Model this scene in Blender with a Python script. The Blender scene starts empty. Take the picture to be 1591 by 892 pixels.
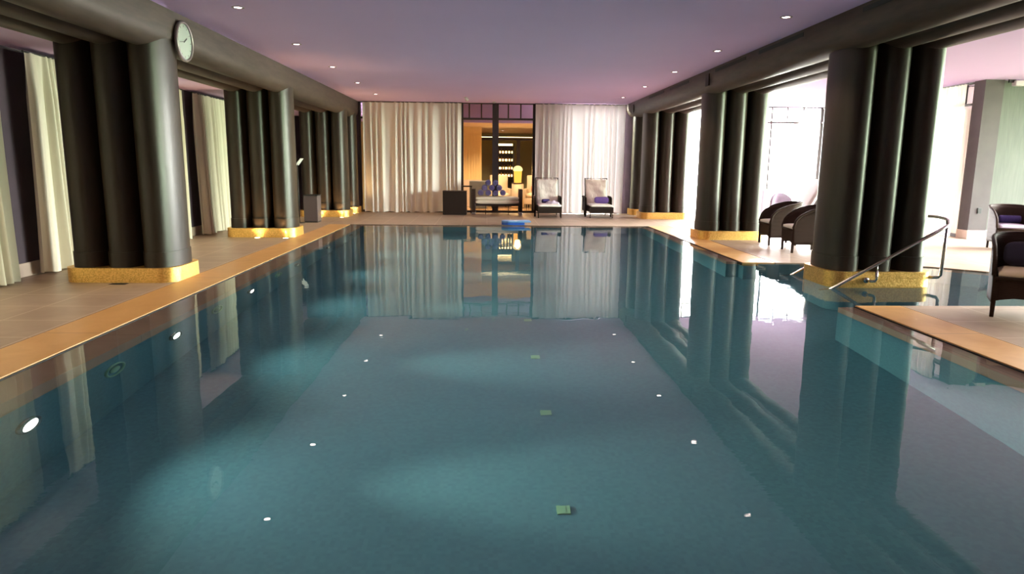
import bpy, bmesh, math, random
from math import sin, cos, pi, radians as rad, sqrt
from mathutils import Vector, Matrix
random.seed(7)
S = bpy.context.scene
COL = S.collection

# ------------------------------------------------------------------ camera
F_PX, PITCH, YAW, ROLL = 1072.76, 10.061, 2.122, 0.558
cd = bpy.data.cameras.new('camera'); cam = bpy.data.objects.new('camera', cd); COL.objects.link(cam)
cd.sensor_fit = 'HORIZONTAL'; cd.sensor_width = 36.0; cd.lens = F_PX / 1591 * 36.0
cd.clip_start = .05; cd.clip_end = 300
pt, yw, ro = rad(PITCH), rad(YAW), rad(ROLL)
Fv = Vector((sin(yw)*cos(pt), cos(yw)*cos(pt), -sin(pt)))
Rv = Vector((cos(yw), -sin(yw), 0)); Uv = Rv.cross(Fv)
R2 = cos(ro)*Rv + sin(ro)*Uv; U2 = -sin(ro)*Rv + cos(ro)*Uv
m = Matrix((R2, U2, -Fv)).transposed().to_4x4(); m.translation = Vector((0, 0, 1.5))
cam.matrix_world = m
S.camera = cam

# ------------------------------------------------------------------ view and sampling
S.view_settings.view_transform = 'Standard'; S.view_settings.look = 'None'
S.view_settings.gamma = 1; S.view_settings.exposure = 0.95
try: S.view_settings.use_curve_mapping = False
except Exception: pass
c = S.cycles
c.max_bounces = 10; c.diffuse_bounces = 5; c.glossy_bounces = 5; c.transmission_bounces = 8; c.transparent_max_bounces = 16
c.caustics_reflective = True; c.caustics_refractive = True
c.sample_clamp_indirect = 2.5; c.sample_clamp_direct = 0; c.blur_glossy = 0.5
c.use_denoising = True
try: c.denoiser = 'OPENIMAGEDENOISE'; c.denoising_input_passes = 'RGB_ALBEDO_NORMAL'
except Exception: pass

# ------------------------------------------------------------------ daylight: a bright overcast sky over a green garden
WORLD_STRENGTH = 88.0
w = bpy.data.worlds.new('garden daylight'); S.world = w; w.use_nodes = True
nt = w.node_tree; bg = nt.nodes['Background']; bg.inputs['Strength'].default_value = WORLD_STRENGTH
tc = nt.nodes.new('ShaderNodeTexCoord'); sx = nt.nodes.new('ShaderNodeSeparateXYZ')
nt.links.new(tc.outputs['Generated'], sx.inputs[0])
mr = nt.nodes.new('ShaderNodeMapRange'); mr.inputs['From Min'].default_value = -.05; mr.inputs['From Max'].default_value = .45
nt.links.new(sx.outputs['Z'], mr.inputs['Value'])
mx = nt.nodes.new('ShaderNodeMix'); mx.data_type = 'RGBA'
nt.links.new(mr.outputs[0], mx.inputs['Factor'])
mr2 = nt.nodes.new('ShaderNodeMapRange'); mr2.inputs['From Min'].default_value = .62; mr2.inputs['From Max'].default_value = .95
nt.links.new(sx.outputs['X'], mr2.inputs['Value'])
mh = nt.nodes.new('ShaderNodeMix'); mh.data_type = 'RGBA'
nt.links.new(mr2.outputs[0], mh.inputs['Factor'])
mh.inputs['A'].default_value = (1, .96, .95, 1); mh.inputs['B'].default_value = (.235, .33, .175, 1)
nt.links.new(mh.outputs['Result'], mx.inputs['A'])
mx.inputs['B'].default_value = (.95, .97, 1, 1)
nt.links.new(mx.outputs['Result'], bg.inputs['Color'])
try: w.cycles.sampling_method = 'MANUAL'; w.cycles.sample_map_resolution = 128
except Exception: pass

def portal(loc, rot, sx_, sy_):
    l = bpy.data.lights.new('window_daylight_portal', 'AREA'); l.shape = 'RECTANGLE'; l.size = sx_; l.size_y = sy_
    l.cycles.is_portal = True
    o = bpy.data.objects.new('window_daylight_portal', l); o.location = loc; o.rotation_euler = rot; COL.objects.link(o)
portal((14.1, 10.2, 1.6), (0, rad(90), 0), 3.3, 8.2)
portal((10.46, 18.1, 1.65), (0, rad(90), 0), 3.3, 7.0)
portal((8.0, 21.75, 1.65), (rad(-90), 0, 0), 4.9, 3.3)
portal((3.35, 21.76, 1.65), (rad(-90), 0, 0), 1.9, 3.3)

LM = dict(downlight=60, uplight=34, beam=380, pool=98, lounge=170, aisle=38)

H = 3.33          # ceiling height

# ------------------------------------------------------------------ material helpers
def mat(name): 
    mt = bpy.data.materials.new(name); mt.use_nodes = True
    return mt, mt.node_tree, mt.node_tree.nodes['Principled BSDF']
def N(t, kind, **kw):
    n = t.nodes.new(kind)
    for k, v in kw.items():
        if hasattr(n, k): setattr(n, k, v)
        else: n.inputs[k.replace('_', ' ')].default_value = v
    return n
def objco(t, scale=(1, 1, 1), rot=(0, 0, 0), world=True):
    if world: g = t.nodes.new('ShaderNodeNewGeometry'); out = g.outputs['Position']
    else: g = t.nodes.new('ShaderNodeTexCoord'); out = g.outputs['Object']
    mp = t.nodes.new('ShaderNodeMapping'); mp.inputs['Scale'].default_value = scale; mp.inputs['Rotation'].default_value = rot
    t.links.new(out, mp.inputs[0]); return mp.outputs[0]
def ramp(t, fac, c0, c1, p0=0., p1=1.):
    r = t.nodes.new('ShaderNodeValToRGB'); r.color_ramp.elements[0].color = (*c0, 1); r.color_ramp.elements[1].color = (*c1, 1)
    r.color_ramp.elements[0].position = p0; r.color_ramp.elements[1].position = p1
    t.links.new(fac, r.inputs[0]); return r.outputs[0]
def bump(t, h, b, strength=.3, dist=.01):
    n = t.nodes.new('ShaderNodeBump'); n.inputs['Strength'].default_value = strength; n.inputs['Distance'].default_value = dist
    t.links.new(h, n.inputs['Height']); t.links.new(n.outputs[0], b.inputs['Normal']); return n
def simple(name, col, rough=.6, metal=0., c2=None, scale=8., bumps=0., bd=.004, sc3=(1, 1, 1), spec=None, world=True):
    mt, t, b = mat(name)
    b.inputs['Base Color'].default_value = (*col, 1); b.inputs['Roughness'].default_value = rough; b.inputs['Metallic'].default_value = metal
    if spec is not None: b.inputs['Specular IOR Level'].default_value = spec
    if c2 or bumps:
        n = N(t, 'ShaderNodeTexNoise'); n.inputs['Scale'].default_value = scale; n.inputs['Detail'].default_value = 5
        t.links.new(objco(t, sc3, world=world), n.inputs['Vector'])
        if c2: t.links.new(ramp(t, n.outputs['Fac'], col, c2, .35, .65), b.inputs['Base Color'])
        if bumps: bump(t, n.outputs['Fac'], b, bumps, bd)
    return mt
def emis(name, col, st):
    mt = bpy.data.materials.new(name); mt.use_nodes = True; t = mt.node_tree; t.nodes.clear()
    e = t.nodes.new('ShaderNodeEmission'); e.inputs[0].default_value = (*col, 1); e.inputs[1].default_value = st
    o = t.nodes.new('ShaderNodeOutputMaterial'); t.links.new(e.outputs[0], o.inputs[0]); return mt
def glassy(name, tint=(1, 1, 1), refl=.09):
    mt = bpy.data.materials.new(name); mt.use_nodes = True; t = mt.node_tree; t.nodes.clear()
    tr = t.nodes.new('ShaderNodeBsdfTransparent'); tr.inputs[0].default_value = (*tint, 1)
    g = t.nodes.new('ShaderNodeBsdfGlossy'); g.inputs['Roughness'].default_value = .01
    lw = t.nodes.new('ShaderNodeFresnel'); lw.inputs[0].default_value = 1.45
    m_ = t.nodes.new('ShaderNodeMixShader'); o = t.nodes.new('ShaderNodeOutputMaterial')
    t.links.new(lw.outputs[0], m_.inputs[0]); t.links.new(tr.outputs[0], m_.inputs[1]); t.links.new(g.outputs[0], m_.inputs[2])
    t.links.new(m_.outputs[0], o.inputs[0]); return mt
def cloth(name, col, trans, transp=0., rough=.9):
    mt, t, b = mat(name); b.inputs['Base Color'].default_value = (*col, 1); b.inputs['Roughness'].default_value = rough
    b.inputs['Specular IOR Level'].default_value = .15
    n = N(t, 'ShaderNodeTexNoise'); n.inputs['Scale'].default_value = 30; t.links.new(objco(t, (1, 1, .15)), n.inputs['Vector'])
    bump(t, n.outputs['Fac'], b, .08, .004)
    out = [x for x in t.nodes if x.type == 'OUTPUT_MATERIAL'][0]
    tl = t.nodes.new('ShaderNodeBsdfTranslucent'); tl.inputs[0].default_value = (*col, 1)
    m_ = t.nodes.new('ShaderNodeMixShader'); m_.inputs[0].default_value = trans
    t.links.new(b.outputs[0], m_.inputs[1]); t.links.new(tl.outputs[0], m_.inputs[2]); last = m_
    if transp:
        tp = t.nodes.new('ShaderNodeBsdfTransparent'); m2 = t.nodes.new('ShaderNodeMixShader'); m2.inputs[0].default_value = transp
        t.links.new(last.outputs[0], m2.inputs[1]); t.links.new(tp.outputs[0], m2.inputs[2]); last = m2
    t.links.new(last.outputs[0], out.inputs[0]); return mt
def wicker(name, c0, c1, sc=55.):
    mt, t, b = mat(name); v = objco(t, (1, 1, 1), world=False)
    wv = N(t, 'ShaderNodeTexWave'); wv.bands_direction = 'Z'; wv.inputs['Scale'].default_value = sc*.55; wv.inputs['Distortion'].default_value = .5
    ck = N(t, 'ShaderNodeTexChecker'); ck.inputs['Scale'].default_value = sc*2
    t.links.new(v, wv.inputs[0]); t.links.new(v, ck.inputs[0])
    mm = N(t, 'ShaderNodeMath', operation='MULTIPLY_ADD'); t.links.new(ck.outputs['Fac'], mm.inputs[0]); mm.inputs[1].default_value = .4
    t.links.new(wv.outputs['Fac'], mm.inputs[2])
    t.links.new(ramp(t, mm.outputs[0], c0, c1, .1, 1.), b.inputs['Base Color']); b.inputs['Roughness'].default_value = .6; b.inputs['Specular IOR Level'].default_value = .12
    bump(t, mm.outputs[0], b, .6, .004); return mt

M = {}
# dark patinated timber of columns and beams
mt, t, b = mat('dark bronze timber')
n = N(t, 'ShaderNodeTexNoise'); n.inputs['Scale'].default_value = 6; n.inputs['Detail'].default_value = 8; n.inputs['Roughness'].default_value = .65
t.links.new(objco(t, (3, 3, .5)), n.inputs['Vector'])
t.links.new(ramp(t, n.outputs['Fac'], (.018, .012, .008), (.032, .022, .015), .3, .75), b.inputs['Base Color'])
t.links.new(ramp(t, n.outputs['Fac'], (.36,)*3, (.42,)*3, .3, .7), b.inputs['Roughness'])
b.inputs['Specular IOR Level'].default_value = .33
bump(t, n.outputs['Fac'], b, .06, .003); M['timber'] = mt
mt, t, b = mat('dark bronze beam timber')
n = N(t, 'ShaderNodeTexNoise'); n.inputs['Scale'].default_value = 5; n.inputs['Detail'].default_value = 8
t.links.new(objco(t, (3, .5, 3)), n.inputs['Vector'])
t.links.new(ramp(t, n.outputs['Fac'], (.034, .022, .017), (.070, .047, .036), .3, .75), b.inputs['Base Color'])
b.inputs['Roughness'].default_value = .5; b.inputs['Specular IOR Level'].default_value = .25
bump(t, n.outputs['Fac'], b, .12, .004); M['beam'] = mt
# gold mosaic
mt, t, b = mat('gold mosaic')
v = objco(t, (75, 75, 75), world=True)
vo = N(t, 'ShaderNodeTexVoronoi'); vo.distance = 'CHEBYCHEV'; vo.inputs['Scale'].default_value = 1.; vo.inputs['Randomness'].default_value = .15
t.links.new(v, vo.inputs['Vector'])
t.links.new(ramp(t, vo.outputs['Color'], (.70, .38, .09), (1., .63, .20), .1, .9), b.inputs['Base Color'])
b.inputs['Metallic'].default_value = .85; b.inputs['Roughness'].default_value = .36
nm = N(t, 'ShaderNodeMath', operation='MULTIPLY'); t.links.new(vo.outputs['Distance'], nm.inputs[0]); nm.inputs[1].default_value = -1
ad = N(t, 'ShaderNodeMath', operation='ADD'); t.links.new(nm.outputs[0], ad.inputs[0]); t.links.new(vo.outputs['Color'], ad.inputs[1])
bump(t, ad.outputs[0], b, .6, .004); M['gold'] = mt
M['ceil'] = simple('mauve painted ceiling', (.68, .50, .82), .8, c2=(.70, .515, .84), scale=.7)
M['wallpurple'] = simple('dark aubergine wall', (.075, .05, .07), .8, c2=(.09, .06, .08), scale=3)
M['wallbrown'] = simple('taupe plaster pier', (.042, .031, .032), .8, c2=(.052, .040, .040), scale=3)
mt, t, b = mat('grey green grasscloth')
n = N(t, 'ShaderNodeTexNoise'); n.inputs['Scale'].default_value = 4; n.inputs['Detail'].default_value = 6
t.links.new(objco(t, (9, 9, .6)), n.inputs['Vector'])
t.links.new(ramp(t, n.outputs['Fac'], (.062, .068, .056), (.082, .090, .072), .3, .7), b.inputs['Base Color']); b.inputs['Roughness'].default_value = .8
M['wallgreen'] = mt
# deck stones
def stone(name, c0, c1, c2, tile=(.65, .65), mortar=(.30, .2, .14), rough=.35, rotz=0., msize=.008, off=0.):
    mt, t, b = mat(name); v = objco(t, (1, 1, 1), (0, 0, rotz))
    br = N(t, 'ShaderNodeTexBrick'); br.offset = off; br.inputs['Scale'].default_value = 1; br.inputs['Mortar Size'].default_value = msize
    br.inputs['Brick Width'].default_value = tile[0]; br.inputs['Row Height'].default_value = tile[1]; br.inputs['Mortar Smooth'].default_value = .1
    br.inputs['Color1'].default_value = (.0, .0, .0, 1); br.inputs['Color2'].default_value = (1, 1, 1, 1); br.inputs['Mortar'].default_value = (.5, .5, .5, 1)
    t.links.new(v, br.inputs['Vector'])
    n = N(t, 'ShaderNodeTexNoise'); n.inputs['Scale'].default_value = 2.2; n.inputs['Detail'].default_value = 9; n.inputs['Roughness'].default_value = .6; n.inputs['Distortion'].default_value = .6
    t.links.new(v, n.inputs['Vector'])
    base = ramp(t, n.outputs['Fac'], c0, c1, .3, .7)
    m1 = N(t, 'ShaderNodeMix', data_type='RGBA'); 
    mf = N(t, 'ShaderNodeMath', operation='MULTIPLY'); t.links.new(br.outputs['Color'], mf.inputs[0]); mf.inputs[1].default_value = .45
    t.links.new(mf.outputs[0], m1.inputs['Factor']); t.links.new(base, m1.inputs['A']); m1.inputs['B'].default_value = (*c2, 1)
    m2 = N(t, 'ShaderNodeMix', data_type='RGBA'); t.links.new(br.outputs['Fac'], m2.inputs['Factor']); t.links.new(m1.outputs['Result'], m2.inputs['A'])
    m2.inputs['B'].default_value = (*mortar, 1); t.links.new(m2.outputs['Result'], b.inputs['Base Color'])
    b.inputs['Roughness'].default_value = rough
    bump(t, br.outputs['Fac'], b, -.25, .003); return mt
M['deck'] = stone('sandstone deck tiles', (.27, .185, .130), (.38, .275, .20), (.33, .225, .16), (.65, .65), (.46, .35, .26), .42, msize=.009)
M['coping'] = stone('honey sandstone coping', (.46, .23, .075), (.60, .34, .13), (.53, .28, .10), (3.0, 1.3), (.25, .14, .07), .4, rad(90), .006)
M['rim'] = stone('rose stone overflow rim', (.42, .24, .18), (.50, .30, .23), (.46, .27, .2), (3.0, 1.3), (.3, .18, .14), .5, rad(90), .004)
def pooltile(name, c0, c1):
    mt, t, b = mat(name); v = objco(t, (1, 1, 1))
    vo = N(t, 'ShaderNodeTexVoronoi'); vo.distance = 'CHEBYCHEV'; vo.inputs['Scale'].default_value = 36; vo.inputs['Randomness'].default_value = .05
    t.links.new(v, vo.inputs['Vector'])
    t.links.new(ramp(t, vo.outputs['Color'], c0, c1, .1, .9), b.inputs['Base Color']); b.inputs['Roughness'].default_value = .4
    return mt
M['ptile'] = pooltile('teal pool mosaic', (.088, .195, .255), (.105, .235, .295))
M['slot'] = simple('dark slot', (.008, .008, .009), .7)
M['black'] = simple('black painted metal', (.012, .011, .011), .5)
M['frame'] = simple('dark brown window frame', (.018, .010, .010), .45)
M['darkwood'] = simple('dark stained wood', (.020, .010, .007), .5, c2=(.028, .015, .010), scale=10, sc3=(1, 1, 6), spec=.2)
M['steel'] = simple('brushed steel', (.55, .52, .50), .22, 1.)
M['ring'] = simple('satin downlight ring', (.35, .28, .3), .4, .6)
M['lens'] = emis('downlight lens', (1, .78, .72), 9)
M['uplens'] = emis('floor uplight lens', (1, .80, .5), 14)
M['poollens'] = emis('pool lamp lens', (1, .97, .85), 10)
M['jet'] = simple('pale green plastic', (.30, .48, .36), .4)
M['drain'] = simple('pale floor drain', (.28, .46, .30), .4)
M['glass'] = glassy('window glass', (.97, .98, .97))
M['curt_l'] = cloth('cream linen', (.74, .66, .55), .04)
M['curt_b'] = cloth('ivory linen', (.86, .81, .74), .12)
M['curt_r'] = cloth('ivory linen against daylight', (.86, .80, .77), .022)
M['sheer'] = cloth('sheer white voile', (.90, .80, .72), .5, .35)
M['wick'] = wicker('dark brown wicker', (.009, .004, .003), (.040, .021, .014))
M['wick2'] = wicker('black brown wicker', (.006, .003, .002), (.022, .012, .008))
M['white'] = simple('white cotton', (.80, .76, .72), .85, bumps=.4, scale=14, bd=.01)
M['creamc'] = simple('cream upholstery', (.74, .62, .46), .85, bumps=.2, scale=40)
M['bench'] = simple('pale bench upholstery', (.66, .55, .43), .8, bumps=.15, scale=40)
M['cover'] = simple('creased ivory towelling', (.88, .80, .72), .9, bumps=1., scale=9, bd=.03, sc3=(1, 1, .5))
M['navy'] = simple('blue violet towelling', (.026, .016, .085), .95, c2=(.04, .026, .12), scale=60, bumps=.6)
M['hem'] = simple('pale lilac towel hem', (.33, .30, .48), .9)
M['violet'] = simple('violet towelling', (.16, .10, .36), .95, c2=(.20, .13, .42), scale=50, bumps=.5)
M['lilac'] = simple('pale lilac towelling', (.55, .48, .60), .95, bumps=.5, scale=30)
M['navypad'] = simple('dark navy cushion cloth', (.02, .018, .04), .9, bumps=.3, scale=40)
M['foam'] = simple('blue foam', (.03, .14, .62), .45)
M['foam2'] = simple('light blue foam', (.22, .45, .85), .4)
M['clockface'] = simple('pale clock face', (.72, .76, .70), .4)
M['clockrim'] = simple('pewter clock rim', (.42, .36, .36), .35, .7)
M['dome'] = simple('white plastic', (.85, .82, .82), .4)
M['base'] = simple('beige stone base block', (.55, .42, .33), .6, c2=(.60, .46, .36), scale=4)
M['lgold'] = simple('honey slatted panelling', (.74, .52, .24), .5, c2=(.80, .58, .27), scale=5, sc3=(14, 1, .3))
M['ltan'] = simple('tan lounge ceiling', (.62, .46, .29), .8)
M['lfloor'] = simple('polished lounge floor', (.45, .27, .14), .15)
M['lgreen'] = simple('olive lounge wall', (.33, .31, .17), .7)
M['glow'] = emis('warm shelf light', (1, .62, .22), 5)
M['cove'] = emis('cove light', (1, .72, .35), 3)
M['lampglow'] = emis('amber lamp shade', (1, .42, .06), 1.0)
M['lamptop'] = emis('bright lamp dome', (1, .66, .26), 1.0)
M['bottle'] = simple('amber bottle glass', (.20, .09, .02), .1)
M['orange'] = simple('coral cushion', (.60, .20, .10), .8)
M['lawn'] = simple('lawn', (.13, .20, .08), .9, c2=(.17, .25, .11), scale=3)
M['bounce'] = simple('pale terrace paving', (.60, .56, .52), .8, c2=(.66, .62, .57), scale=2)  # for the added outdoor ground that reflects daylight
M['paper'] = simple('white sheet', (.85, .85, .85), .3)
M['kiosk'] = simple('mauve brown lacquer', (.10, .075, .08), .3)

# ------------------------------------------------------------------ mesh helpers
def obj(name, bm, mtl, parent=None, smooth=False, bevel=0, loc=None, seg=2):
    me = bpy.data.meshes.new(name); bm.normal_update(); bm.to_mesh(me); bm.free()
    o = bpy.data.objects.new(name, me); COL.objects.link(o)
    for q in (mtl if isinstance(mtl, (list, tuple)) else [mtl]): me.materials.append(q)
    if smooth:
        for p in me.polygons: p.use_smooth = True
    if bevel:
        md = o.modifiers.new('bevel', 'BEVEL'); md.width = bevel; md.segments = seg; md.limit_method = 'ANGLE'; md.angle_limit = rad(40)
    if parent: o.parent = parent
    if loc: o.location = loc
    return o
def autosmooth(o, ang=40):
    me = o.data
    for p in me.polygons: p.use_smooth = True
    try: me.set_sharp_from_angle(angle=rad(ang))
    except Exception: pass
    return o
def thing(name, label, cat, loc=(0, 0, 0), rz=0, group=None):
    o = bpy.data.objects.new(name, None); COL.objects.link(o); o.empty_display_size = .1
    o.location = loc; o.rotation_euler = (0, 0, rz); o['label'] = label; o['category'] = cat
    if group: o['group'] = group
    return o
def tag(o, label, cat, group=None, kind=None):
    o['label'] = label; o['category'] = cat
    if group: o['group'] = group
    if kind: o['kind'] = kind
    return o
def struct(o): o['kind'] = 'structure'; return o
def box(bm, x0, x1, y0, y1, z0, z1, mi=0):
    vs = [bm.verts.new(v) for v in ((x0,y0,z0),(x1,y0,z0),(x1,y1,z0),(x0,y1,z0),(x0,y0,z1),(x1,y0,z1),(x1,y1,z1),(x0,y1,z1))]
    for f in ((0,3,2,1),(4,5,6,7),(0,1,5,4),(1,2,6,5),(2,3,7,6),(3,0,4,7)):
        bm.faces.new([vs[i] for i in f]).material_index = mi
    return vs
def boxes(*bs):
    bm = bmesh.new()
    for q in bs: box(bm, *q)
    return bm
def prism(bm, poly, z0, z1, mi=0, caps=True):
    a = [bm.verts.new((x, y, z0)) for x, y in poly]; b_ = [bm.verts.new((x, y, z1)) for x, y in poly]
    n = len(poly)
    for i in range(n): bm.faces.new((a[i], a[(i+1) % n], b_[(i+1) % n], b_[i])).material_index = mi
    if caps:
        f1 = bm.faces.new(list(reversed(a))); f2 = bm.faces.new(b_)
        bmesh.ops.triangulate(bm, faces=[f1, f2])
def lathe(bm, prof, n=32, center=(0, 0, 0), axis='Z', cap=True):
    rings = []
    for r, z in prof:
        ring = []
        for i in range(n):
            a = 2*pi*i/n
            p = {'Z': (r*cos(a), r*sin(a), z), 'X': (z, r*cos(a), r*sin(a)), 'Y': (r*sin(a), z, r*cos(a))}[axis]
            ring.append(bm.verts.new((p[0]+center[0], p[1]+center[1], p[2]+center[2])))
        rings.append(ring)
    for k in range(len(rings)-1):
        for i in range(n): bm.faces.new((rings[k][i], rings[k][(i+1) % n], rings[k+1][(i+1) % n], rings[k+1][i]))
    if cap:
        bm.faces.new(list(reversed(rings[0]))); bm.faces.new(rings[-1])
def tube(bm, pts, r, n=12, cap=True, rs=None):
    pts = [Vector(p) for p in pts]; rings = []; up = Vector((0, 0, 1)); prev = None
    for i, p in enumerate(pts):
        d = (pts[min(i+1, len(pts)-1)] - pts[max(i-1, 0)]).normalized()
        if prev is None:
            s = d.cross(up)
            if s.length < 1e-3: s = d.cross(Vector((1, 0, 0)))
        else:
            s = prev - d*prev.dot(d)
        s.normalize(); prev = s; q = s.cross(d); rr = rs[i] if rs else r
        rings.append([bm.verts.new(p + rr*(cos(2*pi*k/n)*s + sin(2*pi*k/n)*q)) for k in range(n)])
    for k in range(len(rings)-1):
        for i in range(n): bm.faces.new((rings[k][i], rings[k][(i+1) % n], rings[k+1][(i+1) % n], rings[k+1][i]))
    if cap: bm.faces.new(list(reversed(rings[0]))); bm.faces.new(rings[-1])
def smoothpath(pts, k=8):
    out = []; P = [Vector(p) for p in pts]
    for i in range(len(P)-1):
        p0, p1, p2, p3 = P[max(i-1, 0)], P[i], P[i+1], P[min(i+2, len(P)-1)]
        for j in range(k):
            u = j/k; out.append(.5*((2*p1)+(-p0+p2)*u+(2*p0-5*p1+4*p2-p3)*u*u+(-p0+3*p1-3*p2+p3)*u**3))
    out.append(P[-1]); return out
def cushion(bm, x0, x1, y0, y1, z0, z1, puff=.02, nx=10, ny=10, r=.04):
    """soft box with rounded sides and a swollen top"""
    def prof(u, v):   # 0..1
        e = min(u, 1-u, v, 1-v); return 1-max(0, 1-e*6)**2.2
    g = {}
    for s in (0, 1):
        for i in range(nx+1):
            for j in range(ny+1):
                u, v = i/nx, j/ny; k = prof(u, v); zc = (z0+z1)/2; hh = (z1-z0)/2
                z = zc + (1 if s else -1)*hh*(.55+.45*k) + (puff*sin(pi*u)*sin(pi*v) if s else 0)
                g[s, i, j] = bm.verts.new((x0+(x1-x0)*u, y0+(y1-y0)*v, z))
    for i in range(nx):
        for j in range(ny):
            bm.faces.new((g[1,i,j], g[1,i+1,j], g[1,i+1,j+1], g[1,i,j+1]))
            bm.faces.new((g[0,i,j], g[0,i,j+1], g[0,i+1,j+1], g[0,i+1,j]))
    for i in range(nx):
        bm.faces.new((g[0,i,0], g[0,i+1,0], g[1,i+1,0], g[1,i,0])); bm.faces.new((g[0,i+1,ny], g[0,i,ny], g[1,i,ny], g[1,i+1,ny]))
    for j in range(ny):
        bm.faces.new((g[0,0,j+1], g[0,0,j], g[1,0,j], g[1,0,j+1])); bm.faces.new((g[0,nx,j], g[0,nx,j+1], g[1,nx,j+1], g[1,nx,j]))

# ------------------------------------------------------------------ STRUCTURE
PL, PR, YF, YN = -3.36, 4.03, 17.12, 1.2           # deck edges round the water
BAY = [(4.05, 7.27), (7.7, 7.27), (7.7, 9.1), (7.35, 9.8), (6.85, 10.25), (6.2, 10.55), (4.05, 10.66)]
Z0 = .014
bm = bmesh.new()
CW = .51                                            # width of the coping strips
for poly in ([(-6.2, -3), (PL-CW-.008, -3), (PL-CW-.008, 21.9), (-6.2, 21.9)],
             [(PL-CW-.008, YF+.001), (PR+CW+.008, YF+.001), (PR+CW+.008, 21.9), (PL-CW-.008, 21.9)],
             [(PL-CW-.008, -3), (PR+CW+.008, -3), (PR+CW+.008, YN), (PL-CW-.008, YN)],
             [(PR+CW+.008, -3), (14.2, -3), (14.2, 7.27), (PR+CW+.008, 7.27)],
             [(4.05+CW, 10.64), (6.2, 10.55), (6.85, 10.25), (7.35, 9.8), (7.7, 9.1), (7.7, 7.27), (14.2, 7.27), (14.2, 21.9), (PR+CW+.008, 21.9)]):
    prism(bm, poly, -.3, Z0)
struct(obj('floor', bm, M['deck']))
bm = bmesh.new(); prism(bm, [(PL-CW, YN), (PL, YN), (PL, YF), (PL-CW, YF)], -.28, Z0+.001)
struct(obj('trim_1', bm, M['coping'], bevel=.004))
bm = bmesh.new(); prism(bm, [(PR, YN), (PR+CW, YN), (PR+CW, 7.27), (PR, 7.27)], -.28, Z0+.001)
struct(obj('trim_2', bm, M['coping'], bevel=.004))
bm = bmesh.new(); prism(bm, [(PR, 10.66), (PR+CW, 10.64), (PR+CW, YF), (PR, YF)], -.28, Z0+.001)
struct(obj('trim_3', bm, M['coping'], bevel=.004))
# overflow rim just under the water
IL, IR = -3.03, 3.84
bm = boxes((PL+.016, IL, YN, YF, -.28, -.012), (IL, IR, YF-.16, YF-.001, -.28, -.012), (IR, PR-.016, 10.86, YF-.16, -.28, -.012),
           (IR, PR-.016, YN, 7.08, -.28, -.012), (IR, 7.7, 7.08, 7.264, -.28, -.012), (IL, IR, YN, YN+.2, -.28, -.012))
struct(obj('trim_4', bm, M['rim']))
bm = boxes((PL-.004, PL+.016, YN, YF, -.2, .006), (PR-.016, PR+.004, 10.67, YF, -.2, .006), (PR-.016, PR+.004, YN, 7.26, -.2, .006),
           (PL, PR, YF-.008, YF+.006, -.2, .006), (PR, 7.7, 7.256, 7.268, -.2, .006))
struct(obj('trim_9', bm, M['slot']))
# basin
bm = bmesh.new(); DZ = -1.5
box(bm, -3.3, 8.2, YN, YF, DZ-.2, DZ)
box(bm, -3.3, IL, YN, YF, DZ, -.27); box(bm, IL, IR, YF-.16, YF, DZ, -.27); box(bm, IR, 4.05, 10.86, YF, DZ, -.27)
box(bm, IR, 8.2, YN, 7.264, DZ, -.27); box(bm, IL, IR, YN, YN+.2, DZ, -.27)
box(bm, 7.7, 8.2, 7.264, 10.86, DZ, -.001)
prism(bm, [(4.05, 10.661), (6.2, 10.56), (6.85, 10.26), (7.35, 9.81), (7.7, 9.11), (8.2, 9.2), (8.2, 10.9), (4.05, 10.9)], DZ, -.001)
pb = obj('pool_basin', bm, M['ptile']); tag(pb, 'sunken pool basin lined with teal mosaic tiles', 'pool', kind='structure'); del pb['category']
# water
bm = bmesh.new()
fpoly = [(PL+.001, YN), (PR-.001, YN), (PR-.001, 7.27), (7.7, 7.27), (7.7, 9.1), (7.35, 9.8), (6.85, 10.25), (6.2, 10.55), (PR-.001, 10.66), (PR-.001, YF), (PL+.001, YF)]
f = bm.faces.new([bm.verts.new((x, y, 0)) for x, y in fpoly]); bmesh.ops.triangulate(bm, faces=[f])
mt = bpy.data.materials.new('still pool water'); mt.use_nodes = True; t = mt.node_tree; t.nodes.clear()
gl = t.nodes.new('ShaderNodeBsdfGlass'); gl.inputs['IOR'].default_value = 1.33; gl.inputs['Roughness'].default_value = 0.0
gl.inputs['Color'].default_value = (.93, .985, .99, 1)
n1 = N(t, 'ShaderNodeTexNoise'); n1.inputs['Scale'].default_value = 1.0; n1.inputs['Detail'].default_value = 2
t.links.new(objco(t, (1.6, 1.1, 1)), n1.inputs['Vector'])
n2 = N(t, 'ShaderNodeTexNoise'); n2.inputs['Scale'].default_value = 1.; n2.inputs['Detail'].default_value = 3; n2.inputs['Distortion'].default_value = .4
t.links.new(objco(t, (5, 14, 1)), n2.inputs['Vector'])
n3 = N(t, 'ShaderNodeTexNoise'); n3.inputs['Scale'].default_value = .35; t.links.new(objco(t, (1, 1, 1)), n3.inputs['Vector'])
rp = ramp(t, n3.outputs['Fac'], (.0,)*3, (1.,)*3, .45, .75)
mu = N(t, 'ShaderNodeMath', operation='MULTIPLY'); t.links.new(n2.outputs['Fac'], mu.inputs[0]); t.links.new(rp, mu.inputs[1])
m4 = N(t, 'ShaderNodeMath', operation='MULTIPLY_ADD'); t.links.new(mu.outputs[0], m4.inputs[0]); m4.inputs[1].default_value = .5
t.links.new(n1.outputs['Fac'], m4.inputs[2])
bp = t.nodes.new('ShaderNodeBump'); bp.inputs['Strength'].default_value = 1.; bp.inputs['Distance'].default_value = .0022
t.links.new(m4.outputs[0], bp.inputs['Height']); t.links.new(bp.outputs[0], gl.inputs['Normal'])
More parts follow.
